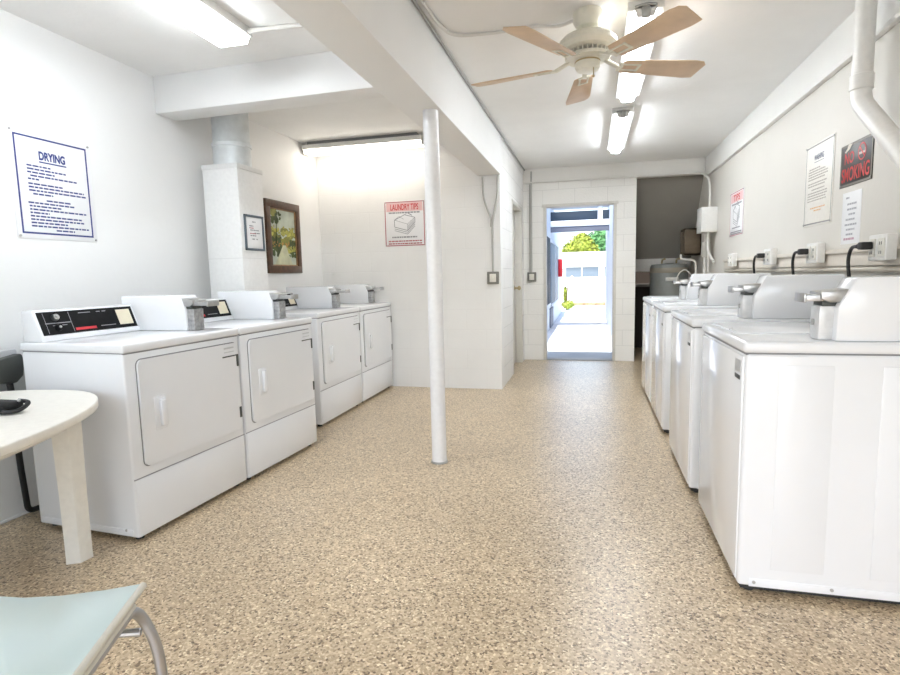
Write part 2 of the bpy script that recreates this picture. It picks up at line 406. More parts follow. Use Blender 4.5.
crown([((0, 0, 2.55), (.72, .8, .66)), ((-.5, .1, 2.3), (.5, .6, .45)), ((.5, 0, 2.3), (.48, .6, .42)), ((.1, 0, 2.9), (.4, .5, .35))], 3600, .085).build('crown', M_leaf_y, tr, smooth=False)
for (x, y, sc, lab) in ((1.35, 34, .85, 'dark green tree right of the bright yellow green one'), (-4.2, 34, 1.1, 'dark green tree left of the bright yellow green one')):
    t2 = thing('leafy_tree', lab, 'tree', (x, y, 0))
    MB().tube([(0, 0, 0), (.05, 0, 1.5), (0, 0, 2.6)], [.18, .13, .1]).build('trunk', M_bark, t2)
    crown([((0, 0, 3.3*sc), (1.5, 1.2, 1.5)), ((.9, 0, 2.8), (1.1, .9, .9)), ((-.8, 0, 2.7), (.9, .9, .9))], 4200, .12).build('crown', M_leaf_g, t2, smooth=False)
bs = thing('leafy_shrub', 'small yellow green shrub at the end of the walkway wall', 'shrub', (-.72, 17.6, 0))
crown([((.05, 0, .16), (.20, .3, .14)), ((-.04, .1, .5), (.05, .1, .25))], 420, .05).build('foliage', M_leaf_y, bs, smooth=False)
MB().tube([(0, 0, -.03), (.02, .05, .5), (.05, .1, .9)], .015).build('stem', M_bark, bs)
MB().box((-4, 20.1, -.03), (4, 20.5, .09), .02).build('mulch_bed', M_soil, None, kind='stuff', label='brown strip of dry plants and mulch along the foot of the fence', category='mulch')

# ================================================================== COLUMN, DUCT
pc = thing('support_column', 'round white steel post standing under the ceiling beam', 'column', (-.912, 3.225, 0))
MB().lathe([(0, 0), (.046, 0), (.046, 2.121), (0, 2.121)], n=28).build('shaft', mat('post_white', (.83, .83, .84), .3, coat=.2), pc)
MB().lathe([(0, 0), (.052, 0), (.052, .008), (.047, .012)], n=28).build('base_ring', M_cond, pc)

dc = thing('duct_enclosure', 'white boxed vent chase with a round metal duct on top, against the left wall', 'duct', (-2.557, 3.648, 0))
MB().box((-.143, -.150, 0), (.143, .155, 1.975), .004).build('enclosure', mat('chase_white', (.84, .84, .83), .45), dc)
MB().box((-.148, -.155, 1.95), (.148, .16, 1.985), .004).build('top_lip', mat('chase_edge', (.74, .74, .73), .5), dc)
MB().box((-.1435, -.1505, 1.318), (.1435, .1555, 1.323)).build('panel_joint', MATS['chase_edge'], dc)
MB().lathe([(.132, 1.98), (.132, 2.13), (.129, 2.135), (.129, 2.505)], (0, .01, 0), 36).build('duct_pipe', M_galv, dc)
MB().lathe([(.130, 2.12), (.138, 2.125), (.138, 2.15), (.130, 2.155)], (0, .01, 0), 36).build('duct_collar', M_galv, dc)

# ================================================================== APPLIANCES  (local: x 0 back .. D front, y 0 left .. W right of someone facing it)
def coin_unit(t, W, xb, topz, deck, xtop, slide, y0, y1, vm):
    """meter case on the right with its coin vault and slide"""
    prof = [(.015, deck), (xb, deck), (xb-.003, deck+.115), (xtop, topz), (.015, topz)]
    MB().prism(prof, 1, y0, y1, .007).build('meter_case', M_enamel, t)
    v = MB().box((xb-.02, y0+.012, deck+.001), (xb+.042, y1-.03, deck+.118), .006)
    v.build('coin_vault', vm, t)
    MB().box((xb-.03, y0+.012, deck+.116), (xb+.034, y1-.03, deck+.132), .002).build('slide_recess', M_greyplug, t)
    sl = MB().box((xb-.04, y0+.018, deck+.134), (xb+slide, y1-.02, deck+.156), .003)
    sl.prism([(xb-.06, deck+.13), (xb+.02, deck+.13), (xb+.045, deck+.142), (xb+.045, deck+.166), (xb-.04, deck+.175)], 1, y0+.004, y1-.008, .004)
    s_ = sl.build('coin_slide', M_chrome, t)
    MB().box((xb+slide-.004, y0+.012, deck+.13), (xb+slide+.004, y1-.014, deck+.162), .003).build('slide_handle', M_chrome, s_)
    MB().cyl((xb+.04, y0+.045, deck+.06), (xb+.047, y0+.045, deck+.06), .011).build('lock', M_cond, t)

def console(t, W, deck, xf0, xf1, zt):
    """low control hood with a sloping black panel"""
    y0, y1 = .012, W-.2
    MB().prism([(.015, deck), (xf0, deck), (xf0, deck+.012), (xf1, zt), (.015, zt)], 1, y0, y1, .005).build('control_hood', M_enamel, t)
    a = Vector((xf0, 0, deck+.012)); b = Vector((xf1, 0, zt)); d = (b-a); n = Vector((d.z, 0, -d.x)).normalized()
    if n.x < 0: n = -n
    def quad(u0, u1, v0, v1, h0, h1):
        """slab lying on the slope: u along y, v up the slope 0..1"""
        def f(tm):
            vs = []
            for h in (h0, h1):
                for (yy, vv) in ((u0, v0), (u1, v0), (u1, v1), (u0, v1)):
                    p = a + d*vv + n*h; vs.append(tm.verts.new((p.x, yy, p.z)))
            for q in ((0, 3, 2, 1), (4, 5, 6, 7), (0, 1, 5, 4), (1, 2, 6, 5), (2, 3, 7, 6), (3, 0, 4, 7)): tm.faces.new([vs[i] for i in q])
        return f
    pm = MB(); pm._add(quad(y0+.014, y1-.014, .12, .92, -.001, .003))
    p = pm.build('control_panel', M_black, t, smooth=False)
    g = MB()
    L_ = y1-y0
    for (u0, u1, v0, v1) in ((.075, .078, .16, .88), (.305, .309, .16, .88), (.07, .3, .50, .53), (.13, .26, .42, .44)): g._add(quad(y0+L_*u0, y0+L_*u1, v0, v1, .003, .0036))
    for (u0, u1, v) in ((.40, .52, .80), (.58, .62, .80), (.64, .68, .80), (.58, .74, .26)): g._add(quad(y0+L_*u0, y0+L_*u1, v, v+.025, .003, .0036))
    g.build('panel_lines', M_grey, p, smooth=False)
    MB()._add(quad(y0+L_*.325, y0+L_*.53, .2, .29, .003, .0038)).build('red_marking', M_red, p, smooth=False)
    MB()._add(quad(y1-.115, y1-.032, .24, .82, .003, .004)).build('instruction_card', M_cream, p, smooth=False)
    for v in (.34, .7):
        c = a + d*v + n*.003; yk = y0+L_*.17
        k = MB().cyl((c.x, yk, c.z), (c.x+n.x*.016, yk, c.z+n.z*.016), .017, .014, n=20)
        k.build('knob', M_chrome if v > .5 else M_black, t)
        MB().sph((c.x+n.x*.017, yk, c.z+n.z*.017), .006).build('knob_cap', M_chrome, t)

def make_dryer(label):
    D, W, dk = .622, .75, .90
    t = thing('coin_dryer', label, 'dryer', group='coin dryers along the left wall')
    MB().box((.005, .003, .022), (D-.004, W-.003, .857), .010, seg=3).build('body', M_enamel, t)
    MB().box((.0, .0, .859), (D+.004, W, dk), .011, seg=3).build('top', M_enamel, t)
    MB().box((.01, .008, .853), (D-.006, W-.008, .864)).build('top_seam', M_seam, t)
    # door with rounded corners in a dark gap
    y0, y1, z0, z1 = .065, W-.032, .335, .822
    def rr(y0, y1, z0, z1, r, k=5):
        pts = []
        for (cy_, cz_, a0) in ((y1-r, z1-r, 0), (y0+r, z1-r, 90), (y0+r, z0+r, 180), (y1-r, z0+r, 270)):
            for i in range(k+1):
                an = math.radians(a0+90*i/k); pts.append((cy_+r*math.cos(an), cz_+r*math.sin(an)))
        return pts
    MB().prism(rr(y0-.004, y1+.004, z0-.004, z1+.004, .03), 0, D-.006, D-.002).build('door_gasket', M_seam, t)
    dr = MB().prism(rr(y0, y1, z0, z1, .027), 0, D-.008, D+.008).build('door', M_enamel2, t)
    h = MB().box((D+.006, .135, .485), (D+.011, .20, .64), .002).box((D+.01, .16, .50), (D+.028, .192, .625), .005)
    h.build('door_handle', M_enamel, dr)
    MB().box((D+.008, y1-.105, .795), (D+.0092, y1-.03, .803)).box((D+.008, y1-.105, .775), (D+.0092, y1-.03, .780)).build('maker_badge', M_silver, dr)
    MB().box((D+.008, y1-.12, .75), (D+.011, y1-.01, .757), .001).box((D+.006, y1-.012, .69), (D+.012, y1+.002, .757), .001).build('hinge', M_greyplug, dr)
    MB().box((D+.006, y1-.012, .40), (D+.012, y1+.002, .46), .001).build('hinge', M_greyplug, dr)
    # lower service panel seam
    MB().box((D-.006, .006, .288), (D-.0025, W-.006, .293)).build('panel_seam', M_grey, t)
    MB().box((D-.02, .01, .024), (D-.001, W-.01, .287), .006).build('service_panel', M_enamel2, t)
    MB().box((.03, -.0005, .03), (D-.03, .004, .06), .001).build('base_flange', M_enamel, t)
    MB().cyl((D-.07, -.002, .055), (D-.07, .004, .055), .006, n=10).build('screw', M_cond, t)
    for (x, y) in ((.05, .05), (D-.05, .05), (.05, W-.05), (D-.05, W-.05)):
        MB().cyl((x, y, 0), (x, y, .026), .018, n=12).build('foot', M_gap, t)
    console(t, W, dk, .138, .085, dk+.145)
    coin_unit(t, W, .455, dk+.19, dk, .425, .13, W-.2, W-.085, mat('vault_steel', (.40, .40, .40), .35, .6, var=(60, .25)))
    return t
A1 = .0629
def D12(u): return (-2.57 + math.sin(A1)*u, 1.965 + math.cos(A1)*u, 0)
d1 = make_dryer('white coin dryer standing nearest the ivory table')
d1.location = D12(0); d1.rotation_euler = (0, 0, -A1)
dup(d1, D12(.756), -A1, 'second white coin dryer from the ivory table, in front of the boxed vent chase')
dup(d1, (-2.642, 3.815, 0), 0, 'third white coin dryer from the table, below the framed landscape painting', (1, 1.07, 1))
dup(d1, (-2.642, 4.632, 0), 0, 'farthest white coin dryer, in the corner against the back wall', (1, 1.07, 1))

def make_washer(label):
    D, W, dk = .683, .75, .915
    t = thing('coin_washer', label, 'washer', group='coin washers along the right wall')
    MB().box((.005, .004, .03), (D-.003, W-.004, .873), .013, seg=3).build('body', M_enamel, t)
    MB().box((.0, .0, .8755), (D+.005, W, dk), .012, seg=3).build('top', M_enamel, t)
    MB().box((.012, .01, .868), (D-.006, W-.01, .879)).build('top_seam', M_seam, t)
    ld = MB().box((.235, .055, dk-.004), (D-.03, W-.245, dk+.006), .004).build('lid', M_enamel, t)
    MB().box((D-.04, W-.36, dk+.004), (D-.026, W-.30, dk+.011), .003).build('lid_grip', M_enamel2, ld)
    MB().box((D-.012, .022, .045), (D+.003, W-.022, .862), .006).build('front_panel', M_enamel2, t)
    MB().box((D+.003, W-.115, .80), (D+.0045, W-.04, .845)).build('maker_badge', M_silver, t)
    MB().box((D+.003, W-.11, .775), (D+.0055, W-.045, .79), .001).build('badge_bar', M_greyplug, t)
    for (a, b) in ((.41, .575), (.10, .27)):                          # pressed panels on the flanks
        for yy in (W-.004, .004):
            MB().box((a, yy-.0018, .10), (b, yy+.0018, .835), .0017).build('pressed_panel', M_enamel, t)
    MB().box((.02, .001, .032), (D-.04, W-.001, .062), .002).build('base_flange', M_enamel, t)
    for x in (D-.055, D-.30):
        MB().cyl((x, W-.003, .05), (x, W+.002, .05), .006, n=10).build('screw', M_cond, t)
    for (x, y) in ((.05, .05), (D-.05, .05), (.05, W-.05), (D-.05, W-.05)):
        MB().cyl((x, y, 0), (x, y, .035), .018, n=12).build('foot', M_gap, t)
    MB().box((.03, .03, .008), (D-.02, W-.03, .034)).build('base_pan', M_gap, t)
    console(t, W, dk, .165, .125, dk+.13)
    coin_unit(t, W, .405, dk+.213, dk, .35, .09, W-.145, W-.025, mat('vault_grey', (.68, .68, .68), .35, .2, var=(30, .1)))
    return t
w1 = make_washer('nearest white coin washer, its whole flank in view at the right')
w1.location = (1.2, 2.06+.75, 0); w1.rotation_euler = (0, 0, PI)
dup(w1, (1.185, 2.975+.75, 0), PI, 'second nearest white coin washer, below the no smoking sign')
dup(w1, (1.185, 4.08+.75, 0), PI, 'third white coin washer from the camera, behind the second one')
dup(w1, (1.185, 4.93+.75, 0), PI, 'farthest white coin washer, next to the dark alcove')

# ================================================================== SIGNS AND PICTURES (local: x right, z up, facing -y)
L_ROT, R_ROT = PI/2, -PI/2
def bars(rows, m, parent, name='small_print', th=.008, y=-.0045):
    """rows of print too small to read: (x0, x1, z) broken into word lengths"""
    mb = MB(); rnd = random.Random(len(rows)*31+int(abs(rows[0][2])*1000))
    for x0, x1, z in rows:
        x = x0
        while x < x1-.004:
            w = min(rnd.uniform(.012, .036), x1-x); mb.box((x, y, z-th/2), (x+w, y+.0006, z+th/2)); x += w+.005
    return mb.build(name, m, parent, smooth=False)
def frame_line(w, h, t_, m, parent, inset=.0, y=-.0045, name='border'):
    x, z = w/2-inset, h/2-inset
    return MB().box((-x, y, z-t_), (x, y+.001, z)).box((-x, y, -z), (x, y+.001, -z+t_)).box((-x, y, -z+t_), (-x+t_, y+.001, z-t_)).box((x-t_, y, -z+t_), (x, y+.001, z-t_)).build(name, m, parent, smooth=False)
def sheet(t, w, h, m=None, th=.004):
    return MB().box((-w/2, -th, -h/2), (w/2, 0, h/2), .0012).build('sheet', m or M_paper, t)
def screws(t, w, h, dz=.0):
    for sx in (-1, 1):
        for sz in (-1, 1): MB().cyl((sx*(w/2-.012), -.004, sz*(h/2-.012)), (sx*(w/2-.012), -.008, sz*(h/2-.012)), .006, n=12).build('screw', M_cond, t)

s = thing('instruction_sign', 'white sign headed DRYING with a navy border on the left wall', 'sign', (XL, 2.428, 1.676), L_ROT)
W_, H_ = .465, .548
sheet(s, W_, H_); frame_line(W_, H_, .009, M_navy, s, .025); screws(s, W_, H_)
text('heading', 'DRYING', M_navy, s, -.005, .158, .15, .046, bold=.045)
MB().box((-.08, -.0045, .122), (.075, -.004, .129)).build('underline', M_navy, s)
bars([(-.15, -.02, .10), (-.15, .07, .083), (-.15, .0, .066), (-.135, .13, .049), (-.15, -.09, .032), (-.15, .04, .008), (-.15, .17, -.009), (-.15, .18, -.026), (-.13, -.02, -.043),
      (-.06, .08, -.072), (-.16, .10, -.089), (-.155, .02, -.106), (-.155, .18, -.123), (-.155, -.05, -.140), (-.155, .14, -.157), (-.155, .16, -.174), (-.155, .05, -.191), (-.155, .18, -.208), (-.02, .09, -.225)], M_navy, s)

s = thing('instruction_sign', 'red bordered sign headed LAUNDRY TIPS on the back wall beside the post', 'sign', (-1.845, YB, 1.698), 0)
def pile(t, cx, cz, k):
    """line drawing of a stack of folded towels"""
    m = MB(); y = -.0046
    def ln(a, b, w=.0035):
        a = Vector((a[0]*k+cx, 0, a[1]*k+cz)); b = Vector((b[0]*k+cx, 0, b[1]*k+cz)); d = (b-a).normalized(); n = Vector((-d.z, 0, d.x))*w/2
        def f(tm):
            v = [tm.verts.new((p.x, yy, p.z)) for yy in (y, y+.0005) for p in (a-n, b-n, b+n, a+n)]
            for q in ((0, 1, 2, 3), (7, 6, 5, 4), (0, 4, 5, 1), (1, 5, 6, 2), (2, 6, 7, 3), (3, 7, 4, 0)): tm.faces.new([v[i] for i in q])
        m._add(f)
    base = [(-.11, -.02), (.03, -.06), (.11, .02), (.11, .07), (.0, .10), (-.11, .05)]
    for dz in (0, -.018, -.036):
        ln((-.11, -.02+dz), (.03, -.06+dz), .005); ln((.03, -.06+dz), (.11, .02+dz), .005)
    for a, b in zip(base, base[1:]+base[:1]): ln(a, b, .006)
    ln((-.11, .05), (-.06, .085)); ln((-.06, .085), (-.01, .055)); ln((.03, -.06), (.03, .005)); ln((.03, .005), (.11, .07)); ln((-.11, .05), (.03, .005)); ln((.0, .10), (.03, .12)); ln((.03, .12), (.08, .09), .008)
    for i in range(6): ln((.035+i*.012, -.05+i*.012), (.04+i*.012, .0+i*.011), .004)
    return m.build('towel_drawing', M_grey, t, smooth=False)
W_, H_ = .435, .455
sheet(s, W_, H_); frame_line(W_, H_, .009, mat('dull_red_print', (.45, .12, .14), .5), s, .004); screws(s, W_, H_)
MB().box((-.195, -.0043, .125), (.195, -.0038, .212)).build('heading_band', mat('pink_print', (.82, .55, .55), .5), s)
text('heading', 'LAUNDRY TIPS', M_red, s, 0, .168, .30, .062, y=-.0055)
bars([(-.17, .17, .112)], M_grey, s, th=.014); pile(s, 0, -.01, 1.0)
bars([(-.14, .13, -.135)], M_grey, s, th=.014); bars([(-.18, .18, -.175), (-.18, .18, -.20)], MATS['dull_red_print'], s, th=.012)

s = thing('instruction_sign', 'small red headed picture sign on the right wall nearest the alcove', 'sign', (XR, 5.945, 1.695), R_ROT)
W_, H_ = .50, .425
sheet(s, W_, H_); frame_line(W_, H_, .007, MATS['dull_red_print'], s, .004); screws(s, W_, H_)
MB().box((-.22, -.0043, .11), (.22, -.0038, .195)).build('heading_band', MATS['pink_print'], s)
text('heading', 'TIPS', M_red, s, 0, .152, .24, .062, y=-.0055)
bars([(-.18, .18, .092)], M_grey, s, th=.016); pile(s, 0, -.02, 1.1)
bars([(-.15, .15, -.135), (-.21, .21, -.175), (-.21, .21, -.192)], M_grey, s, th=.012)

s = thing('instruction_sign', 'tall grey edged sign of washing rules left of the red and black sign', 'sign', (XR, 3.958, 1.678), R_ROT)
W_, H_ = .44, .51
sheet(s, W_, H_, mat('cream_sheet', (.82, .79, .73), .4)); frame_line(W_, H_, .008, mat('grey_border', (.30, .29, .28), .5), s, .01); screws(s, W_, H_)
text('heading', 'WASHING', mat('slate_print', (.10, .12, .22), .5), s, .0, .165, .15, .036)
MB().box((-.075, -.0045, .135), (.075, -.004, .140)).build('underline', M_grey, s)
M_faint = mat('brown_grey_print', (.42, .38, .34), .6)
bars([(-.15, .02, .10), (-.16, .10, .084), (-.16, .14, .068), (-.16, .14, .052), (-.16, .10, .036), (-.16, .13, .01), (-.16, .10, -.006), (-.10, .10, -.03), (-.16, .14, -.05), (-.16, .14, -.066), (-.16, .12, -.082), (-.16, .13, -.098)], M_faint, s)
bars([(-.11, .12, -.145), (-.05, .06, -.162)], mat('orange_print', (.70, .42, .20), .6), s)

s = thing('no_smoking_sign', 'black sign with red NO SMOKING lettering on the right wall', 'sign', (XR, 3.46, 1.712), R_ROT)
W_, H_ = .372, .228
sheet(s, W_, H_, mat('black_sign_sheet', (.022, .018, .015), .4)); frame_line(W_, H_, .012, mat('taupe_border', (.22, .20, .17), .5), s, .002); screws(s, W_, H_)
M_sr = mat('bright_red_print', (.60, .035, .03), .4)
text('lettering', 'NO', M_sr, s, -.075, .038, .11, .062); text('lettering', 'SMOKING', M_sr, s, 0, -.05, .32, .075)
def ring(t, cx, cz, r, m_):
    mb = MB()
    def f(tm):
        n = 28
        for i in range(n):
            a0, a1 = 2*PI*i/n, 2*PI*(i+1)/n
            vs = [tm.verts.new((cx+rr*math.cos(a), -.005, cz+rr*math.sin(a))) for rr, a in ((r, a0), (r, a1), (r*.82, a1), (r*.82, a0))]
            tm.faces.new(vs)
    mb._add(f)
    mb.box((-r*.8, -.0051, -.004), (r*.8, -.0047, .004), mx=Matrix.Translation((cx, 0, cz)) @ Matrix.Rotation(math.radians(45), 4, 'Y'))
    mb.build('prohibition_ring', m_, t, smooth=False)
MB().box((.035, -.0047, .033), (.105, -.0042, .045)).box((.098, -.0047, .045), (.102, -.0042, .06)).build('cigarette_mark', mat('pale_print', (.6, .5, .45), .5), s)
ring(s, .07, .045, .045, M_sr)
MB().prism([(-.09, .112), (-.045, .108), (-.075, .085), (-.12, .07), (-.135, .076), (-.105, .092)], 1, -.0056, -.005).build('torn_patch', mat('torn_paper', (.72, .66, .58), .6), s, smooth=False)

s = thing('paper_notice', 'white paper notice with rows of writing below the no smoking sign', 'notice', (XR, 3.485, 1.425), R_ROT)
sheet(s, .225, .28, None, .0015)
bars([(-.07, -.03, .11), (-.05, .06, .075), (-.05, .06, .047), (-.03, .05, .02), (-.06, .05, -.008), (-.07, .07, -.036), (-.05, .05, -.062), (-.05, .03, -.088)], mat('pale_grey_print', (.42, .42, .45), .6), s, th=.010, y=-.0022)
bars([(-.075, .05, -.113)], mat('mauve_print', (.55, .35, .42), .6), s, th=.012, y=-.0022)

s = thing('framed_notice', 'small grey framed notice on the side of the boxed vent chase', 'notice', (-2.4135, 3.653, 1.506), L_ROT)
W_, H_ = .237, .258
sheet(s, W_-.01, H_-.01)
MB().box((-W_/2, -.012, H_/2-.016), (W_/2, 0, H_/2), .002).box((-W_/2, -.012, -H_/2), (W_/2, 0, -H_/2+.016), .002).box((-W_/2, -.012, -H_/2), (-W_/2+.016, 0, H_/2), .002).box((W_/2-.016, -.012, -H_/2), (W_/2, 0, H_/2), .002).build('frame', mat('slate_frame', (.10, .13, .16), .4), s)
bars([(-.02, .02, .08), (-.06, -.01, .05), (-.05, .06, .02), (.0, .07, .0), (-.05, .02, -.02), (-.03, .0, -.045), (.02, .04, -.045)], M_grey, s, th=.008)
bars([(-.06, .0, .035), (-.055, .02, -.005)], MATS['dull_red_print'], s, 'red_print', th=.006)

# landscape painting
s = thing('landscape_painting', 'dark wood framed painting of a palm lined waterway', 'painting', (XL, 4.69, 1.547), L_ROT)
W_, H_ = .585, .66
def rframe(w, h, t_, d0, d1, name, m):
    MB().box((-w/2, -d1, h/2-t_), (w/2, -d0, h/2), .006).box((-w/2, -d1, -h/2), (w/2, -d0, -h/2+t_), .006).box((-w/2, -d1, -h/2+t_*.9), (-w/2+t_, -d0, h/2-t_*.9), .006).box((w/2-t_, -d1, -h/2+t_*.9), (w/2, -d0, h/2-t_*.9), .006).build(name, m, s)
rframe(W_, H_, .07, 0, .03, 'frame', M_wood); rframe(W_-.10, H_-.10, .03, 0, .02, 'inner_frame', M_woodlite)
cw, ch = (W_-.15)/2, (H_-.15)/2
cv = MB().box((-cw, -.010, -ch), (cw, -.006, ch)).build('canvas', mat('painted_sky', (.50, .55, .46), .5, var=(7, .25)), s)
def blobs(name, m, seed, n, area, size, y):
    """dabs of paint: n small irregular strokes inside area (x0, x1, z0, z1)"""
    rnd = random.Random(seed); mb = MB()
    def f(tm):
        for k in range(n):
            cx_ = rnd.uniform(area[0], area[1]); cz_ = rnd.uniform(area[2], area[3]); q0 = size*rnd.uniform(.5, 1.2)
            vs = []
            for i in range(8):
                a = 2*PI*i/8; q = q0*rnd.uniform(.6, 1.15)
                vs.append(tm.verts.new((max(-cw, min(cw, cx_+q*math.cos(a))), y-k*.000004, max(-ch, min(ch, cz_+q*.8*math.sin(a))))))
            tm.faces.new(vs)
    mb._add(f); mb.build(name, m, cv, smooth=False)
P_ol = mat('paint_olive', (.20, .20, .035), .5, var=(12, .5)); P_dk = mat('paint_dark_green', (.045, .07, .012), .5, var=(12, .5)); P_yl = mat('paint_yellow_green', (.42, .40, .08), .5, var=(14, .4)); P_oc = mat('paint_ochre', (.40, .20, .04), .5, var=(14, .5))
blobs('painted_far_trees', P_ol, 1, 90, (-cw, cw, -.10, .07), .035, -.0105)
blobs('painted_tree_tops', P_yl, 2, 40, (-cw, cw, .02, .10), .022, -.011)
blobs('painted_shade', P_dk, 3, 45, (-cw, -.02, -.16, .0), .03, -.0115)
blobs('painted_right_bank', P_dk, 8, 26, (.09, cw, -.17, -.02), .03, -.0119)
blobs('painted_grass', P_yl, 4, 26, (.05, cw, -.13, -.08), .02, -.0123)
blobs('painted_blossom', P_oc, 5, 26, (-cw, .1, -.09, -.04), .014, -.0127)
blobs('painted_palm_leaves', P_dk, 6, 26, (-.19, -.03, .13, .24), .028, -.0131)
blobs('painted_canopy', P_ol, 7, 16, (-cw, -.12, .2, .27), .03, -.0134)
MB().prism([(-.02, -.07), (.03, -.07), (.14, -ch), (-.17, -ch)], 1, -.0139, -.0135).build('painted_water', mat('paint_water', (.55, .56, .38), .5, var=(9, .2)), cv, smooth=False)
MB().tube([(-.13, -.0142, -.06), (-.12, -.0142, .06), (-.11, -.0142, .16)], .003, 6).build('painted_palm_trunk', P_dk, cv)

# ================================================================== CEILING LIGHTS
def light(label, loc, rotz, Ln, Wd, m, wrap=True, clip=False):
    t = thing('fluorescent_light', label, 'light', loc, rotz, 'fluorescent ceiling lights')
    if loc[2] < H: MB().box((-Wd/2+.01, -Ln/2+.05, 0), (Wd/2-.01, Ln/2-.05, H-loc[2])).build('gap_shade_block', M_seam, t)  # dark block put in for the shaded gap between housing and ceiling
    lip = .03 if clip else .012
    MB().box((-Wd/2-lip, -Ln/2, -.044), (Wd/2+lip, Ln/2, 0), .004).build('housing', mat('lamp_housing', (.80, .79, .76), .4), t)
    pr = [(-Wd/2, -.040), (-Wd/2+.016, -.078), (Wd/2-.016, -.078), (Wd/2, -.040)]
    d = MB().prism(pr, 1, -Ln/2+.012, Ln/2-.012, .004).build('diffuser', m, t)
    for sgn in (-1, 1):
        MB().prism([(-Wd/2-.004, -.02), (-Wd/2+.016, -.079), (Wd/2-.016, -.079), (Wd/2+.004, -.02)], 1, sgn*(Ln/2-.012), sgn*Ln/2, .002).build('end_cap', MATS['lamp_housing'], t)
    if clip:
        for sgn in (-1, 1): MB().tube([(-.05, sgn*Ln/2, -.03), (0, sgn*(Ln/2+.035), -.035), (.05, sgn*Ln/2, -.03)], .006, 8).box((-.02, sgn*Ln/2-.012, -.085), (.02, sgn*Ln/2+.012, -.03), .003).build('spring_clip', M_cond, t)
    return t
light('wraparound fluorescent light above the first dryers, nearest the left wall', (-1.885, 2.16, H), 0, 1.25, .20, M_lampn)
light('warm fluorescent light where the alcove ceiling meets the back wall', (-2.16, 5.20, H-.03), PI/2, 1.24, .17, M_lampw)
light('narrow fluorescent light above the ceiling fan', (.262, 3.80, H), 0, 1.46, .115, M_lampc, clip=True)
light('narrow fluorescent light on the ceiling nearest the open doorway', (.255, 5.66, H), 0, 1.45, .115, M_lampd, clip=True)

# ================================================================== CEILING FAN
f = thing('ceiling_fan', 'antique white ceiling fan with five beech coloured blades', 'fan', (-.02, 3.12, H))
MB().lathe([(0, 0), (.072, 0), (.078, -.012), (.075, -.05), (.058, -.078), (.03, -.085), (0, -.085)]).build('canopy', M_fan, f)
MB().lathe([(.018, -.08), (.018, -.115), (.05, -.118), (.055, -.125), (0, -.127)]).build('downrod', M_brass, f)
MB().lathe([(0, -.112), (.07, -.114), (.125, -.128), (.148, -.150), (.150, -.172), (.135, -.192), (.10, -.202), (0, -.203)]).build('motor_housing', M_fan, f)
vt = MB()
for i in range(28):
    a = 2*PI*i/28; vt.box((.075, -.003, -.221), (.112, .003, -.201), mx=Matrix.Rotation(a, 4, 'Z'))
vt.build('vent_fins', M_fan, f)
MB().lathe([(0, -.203), (.07, -.203), (.07, -.222), (0, -.222)]).build('vent_core', M_gap, f)
MB().lathe([(0, -.22), (.112, -.22), (.118, -.228), (.112, -.238), (0, -.24)]).build('flywheel', M_fan, f)
MB().lathe([(0, -.238), (.062, -.238), (.064, -.25), (.064, -.278), (.055, -.292), (.02, -.297), (0, -.297)]).build('switch_housing', M_fan, f)
MB().lathe([(.064, -.246), (.067, -.25), (.064, -.254)]).build('trim_ring', M_brass, f)
MB().cyl((.03, -.04, -.29), (.03, -.04, -.33), .0025, n=8).sph((.03, -.04, -.335), .007).build('pull_chain', M_brass, f)
pitch = math.radians(13)
for i in range(5):
    ang = math.radians(24+72*i)
    mx = Matrix.Rotation(ang, 4, 'Z') @ Matrix.Translation((0, 0, -.262)) @ Matrix.Rotation(-pitch, 4, 'X')
    pts = [(.20, -.052), (.58, -.075), (.628, -.068), (.65, -.045), (.638, .072), (.58, .078), (.20, .055), (.185, .03), (.185, -.03)]
    bl = MB().prism(pts, 2, -.003, .003, .0018, mx=mx).build('blade', M_blade, f)
    ir = MB()
    ir.box((.185, -.028, -.0085), (.285, -.018, -.003), .002, mx=mx).box((.185, .018, -.0085), (.285, .028, -.003), .002, mx=mx).box((.275, -.03, -.0085), (.29, .03, -.003), .002, mx=mx).box((.17, -.035, -.0085), (.19, .035, -.003), .002, mx=mx)
    mz = Matrix.Rotation(ang, 4, 'Z')
    ir.prism([(.10, -.230), (.175, -.262), (.195, -.262), (.195, -.272), (.165, -.272), (.09, -.240)], 1, -.014, .014, .002, mx=mz)
    ir.build('blade_iron', M_fan, f)

# ================================================================== PIPES, CONDUIT, BOXES
def solo(name, mb, m, label, cat, group=None, **k):
    o = mb.build(name, m, None, label=label, category=cat, **k)
    if group: o['group'] = group
    return o
solo('ceiling_conduit', MB().tube([(XH+.022, 1.0, H-.013), (XH+.022, YD-.04, H-.013)], .008),
     M_cond, 'grey conduit along the top edge of the beam below the ceiling', 'conduit')
solo('fan_conduit', MB().tube([(XH+.058, 2.75, H-.012), (XH+.065, 3.0, H-.012), (-.76, 3.17, H-.012), (-.55, 3.2, H-.012), (-.28, 3.18, H-.012), (-.18, 3.23, H-.012), (-.088, 3.15, H-.022)], .009, round_=.1),
     M_condw, 'thin pale conduit running across the ceiling to the fan', 'conduit')
solo('light_conduit', MB().tube([(-1.79, 2.74, H-.03), (-1.68, 2.78, H-.012), (-1.45, 2.80, H-.012), (-1.08, 2.83, H-.012)], .012, round_=.06).box((-1.44, 2.775, H-.03), (-1.41, 2.825, H), .004),
     M_condw, 'thick white conduit from the near left ceiling light to the beam', 'conduit')
